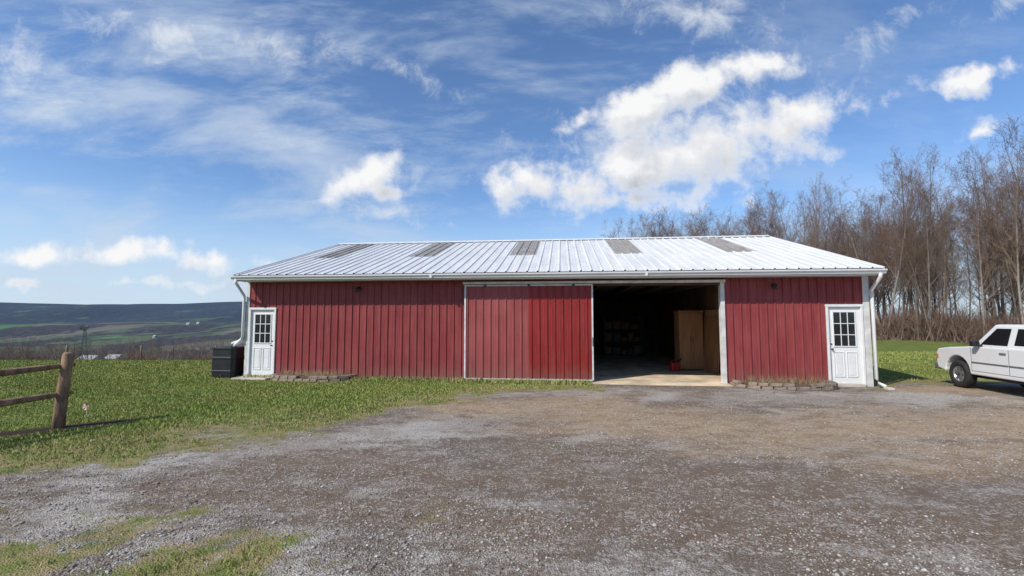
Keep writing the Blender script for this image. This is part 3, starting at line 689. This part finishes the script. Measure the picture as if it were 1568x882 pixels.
for k in range(440):
    y_=100*math.exp(rr.random()*2.1); x_=-y_*rr.uniform(.5,1.25)
    z_=float(height(np.array([x_]),np.array([y_]))[0])
    top=1.8-y_*rr.uniform(.034,.062); hgt=min(max(top-z_,3),16)
    o=bpy.data.objects.new("tree",rr.choice(tml)); link(o,dist_t); s_=hgt/16; o.location=(x_,y_,z_); o.scale=(s_*1.3,s_*1.3,s_); o.rotation_euler=(0,0,rr.uniform(0,6.28))
for k in range(110):
    y_=60+60*rr.random(); x_=-y_*rr.uniform(.5,1.25); z_=float(height(np.array([x_]),np.array([y_]))[0])
    if abs(x_/y_+.9)<.03: continue
    o=bpy.data.objects.new("brush",rr.choice(sm_)); link(o,dist_t); s_=rr.uniform(.5,1.0); o.location=(x_,y_,z_); o.scale=(s_*1.6,s_*1.6,s_*.8); o.rotation_euler=(0,0,rr.uniform(0,6.28))
PALE=mat("pale_siding",(.36,.36,.36),.7,.1,1)
def farmhouse(x_,y_,w_,d_,h_,rm):
    z_=float(height(np.array([x_]),np.array([y_]))[0]); e=empty("farmhouse",(x_,y_,z_),rr.uniform(-.5,.5))
    box("walls",-w_/2,w_/2,-d_/2,d_/2,-1,h_,PALE,e)
    V_=[(-w_/2-.3,-d_/2-.4,h_),(w_/2+.3,-d_/2-.4,h_),(w_/2+.3,d_/2+.4,h_),(-w_/2-.3,d_/2+.4,h_),(-w_/2-.3,0,h_+d_*.35),(w_/2+.3,0,h_+d_*.35)]
    mesh_obj("roof",V_,[(0,1,5,4),(2,3,4,5),(0,4,3),(1,2,5),(0,3,2,1)],rm,e)
    for k in(-1,0,1): box("window",k*w_/3.2-.5,k*w_/3.2+.5,-d_/2-.03,-d_/2-.005,h_*.4,h_*.7,GLASS,e)
for a_ in((-139,152,6,5,4.2,PALE),(-136,158,4,4,5,PALE),(-700,1350,11,8,4.5,PALE),(-1010,1300,11,8,4.5,PALE),(-1200,1700,12,9,5,PALE),(-1300,1900,12,9,5,PALE),(-800,1650,12,9,5,PALE)): farmhouse(*a_)

# ------------------------------------------------------------------ sky
EL=rad(40.5); sx,sy=-.80,-.60
w=bpy.data.worlds.new("World"); scene.world=w; w.use_nodes=True; wt=NT(w.node_tree)
try: w.cycles.sampling_method='MANUAL'; w.cycles.sample_map_resolution=256
except Exception: pass
for nd in list(w.node_tree.nodes): w.node_tree.nodes.remove(nd)
sky=wt.n('ShaderNodeTexSky',sky_type='NISHITA'); sky.sun_disc=False; sky.sun_elevation=EL; sky.sun_rotation=math.atan2(sx,sy); sky.altitude=300; sky.air_density=1.0; sky.dust_density=.3; sky.ozone_density=3.0
grp=bpy.data.node_groups.new("cloud_field",'ShaderNodeTree')
grp.interface.new_socket("Vector",in_out='INPUT',socket_type='NodeSocketVector')
grp.interface.new_socket("Cumulus",in_out='OUTPUT',socket_type='NodeSocketFloat'); grp.interface.new_socket("Wisp",in_out='OUTPUT',socket_type='NodeSocketFloat')
g=NT(grp); gi=g.n('NodeGroupInput'); go=g.n('NodeGroupOutput'); vin=gi.outputs[0]
wn=g.noise2(vin,6,3,.6,out=1); wv=g.vm('SCALE',g.vm('SUBTRACT',wn,(.5,.5,.5)),scale=.07); vv=g.vm('ADD',vin,wv)
vv=g.vm('MULTIPLY',vv,(1,1,0))
CU=[(.055,.300,.085,.062,0),(.16,.300,.13,.050,0),(.30,.335,.15,.066,5),(.45,.385,.15,.072,10),(.61,.430,.13,.066,10),(.30,.270,.15,.036,0),
    (.28,.470,.12,.046,22),(.42,.535,.14,.054,15),(.55,.565,.10,.038,10),(.145,.445,.045,.024,20),
    (-.345,.32,.085,.034,22),(-.27,.28,.05,.02,-10),(-.855,.15,.11,.024,4),(-.66,.135,.095,.020,-4),(-1.08,.14,.07,.016,0),
    (-.80,.085,.09,.010,0),(-1.07,.08,.05,.009,0),(1.03,.54,.12,.030,10),(1.04,.42,.05,.014,20)]
WI=[(-.78,.65,.20,.055,-10),(-.55,.625,.15,.045,-12),(-.36,.59,.10,.032,-8),(-.20,.545,.10,.032,-28),(-1.12,.60,.09,.07,-50),(.80,.63,.22,.030,28),(.42,.70,.22,.06,-8),(-.30,.24,.20,.03,-12),(1.1,.70,.1,.03,20),(.35,.42,.36,.10,12),(-.34,.31,.14,.06,10)]
def field(lst):
    cur=None
    for (x_,y_,a_,b_,r_) in lst:
        m_=g.mapping(vv,loc=(x_,y_,0),rot=(0,0,rad(r_)),scale=(a_,b_,1),vt='TEXTURE'); l_=g.vm('LENGTH',m_)
        l_=g.math('MULTIPLY',g.math('SUBTRACT',l_,1.08),min(1,b_/.05)**.5)
        cur=l_ if cur is None else g.math('SMOOTH_MIN',cur,l_,.25)
    return g.math('MULTIPLY',cur,-1)
n1=g.noise2(vin,9,7,.60); n2=g.noise2(vin,11,6,.68,.3)
g.set(go.inputs[0],g.math('ADD',field(CU),g.math('MULTIPLY',g.math('SUBTRACT',n1,.5),2.8)))
g.set(go.inputs[1],g.math('ADD',field(WI),g.math('MULTIPLY',g.math('SUBTRACT',n2,.5),3.6)))
dirv=wt.n('ShaderNodeTexCoord').outputs['Generated']; sp=wt.n('ShaderNodeSeparateXYZ'); wt.set(sp.inputs[0],dirv)
dy=wt.math('MAXIMUM',sp.outputs[1],.06)
cb=wt.n('ShaderNodeCombineXYZ'); wt.set(cb.inputs[0],wt.math('DIVIDE',sp.outputs[0],dy)); wt.set(cb.inputs[1],wt.math('DIVIDE',sp.outputs[2],dy))
pv=cb.outputs[0]
def cf(v):
    nd=wt.n('ShaderNodeGroup'); nd.node_tree=grp; wt.set(nd.inputs[0],v); return nd.outputs
A_=cf(pv); B_=cf(wt.vm('ADD',pv,(-.030,.055,0)))
cd=wt.mr(A_[0],-.25,.75); lit=wt.math('ADD',.42,wt.math('MULTIPLY',wt.math('SUBTRACT',A_[0],B_[0]),.52),clamp=True)
thick=wt.mr(A_[0],.05,1.0)
shade=wt.math('MULTIPLY',thick,wt.math('SUBTRACT',1,lit),clamp=True)
ccol=wt.mix(wt.math('MULTIPLY',shade,1.25,clamp=True),(7.0,7.0,7.05),(3.3,3.65,4.3))
cn=wt.noise2(wt.mapping(pv,rot=(0,0,rad(-16)),scale=(1.3,4.2,1)),1.5,6,.60,.25); cn2=wt.noise2(wt.mapping(pv,loc=(3,1,0),rot=(0,0,rad(20)),scale=(2.0,7,1)),1.3,7,.68,.2)
spq=wt.n('ShaderNodeSeparateXYZ'); wt.set(spq.inputs[0],pv)
lm=wt.mr(spq.outputs[0],.9,-.5,.30,1.0)
ci=wt.math('MULTIPLY',wt.math('ADD',wt.mr(cn,.40,.74,0,.7),wt.mr(cn2,.48,.78,0,.45)),lm,clamp=True)
ci=wt.math('MULTIPLY',ci,wt.mr(spq.outputs[1],.9,.55,.35,1))
blue=wt.mix(1,sky.outputs[0],(.88,1.02,1.18),'MULTIPLY')
hzf=wt.mr(sp.outputs[2],.0,.28,.82,0)
c0=wt.mix(hzf,blue,(4.3,5.4,6.6))
c1=wt.mix(ci,c0,(4.4,5.1,6.1))
c2=wt.mix(wt.mr(A_[1],.0,1.8,0,.75),c1,(5.9,6.2,6.6))
c3=wt.mix(cd,c2,ccol)
bg=wt.n('ShaderNodeBackground'); wt.set(bg.inputs[0],c3); bg.inputs[1].default_value=.135
wo=wt.n('ShaderNodeOutputWorld'); wt.set(wo.inputs[0],bg.outputs[0])
# ------------------------------------------------------------------ sun
sl_=bpy.data.lights.new("sun",'SUN'); sl_.energy=4.5; sl_.angle=rad(.53); sl_.color=(1,.94,.85)
so=link(bpy.data.objects.new("sun",sl_)); d=Vector((-sx*math.cos(EL),-sy*math.cos(EL),-math.sin(EL))); so.rotation_euler=d.to_track_quat('-Z','Y').to_euler(); so.location=(-20,-20,30)
# ------------------------------------------------------------------ camera
cam=bpy.data.cameras.new("camera"); cam.sensor_width=36; cam.lens=16.07; cam.clip_end=20000; cam.clip_start=.05
co_=link(bpy.data.objects.new("camera",cam)); co_.location=(0,0,1.8); co_.rotation_euler=(rad(94.0),0,0); scene.camera=co_
scene.view_settings.view_transform='Standard'; scene.view_settings.look='None'; scene.view_settings.exposure=0; scene.view_settings.gamma=1
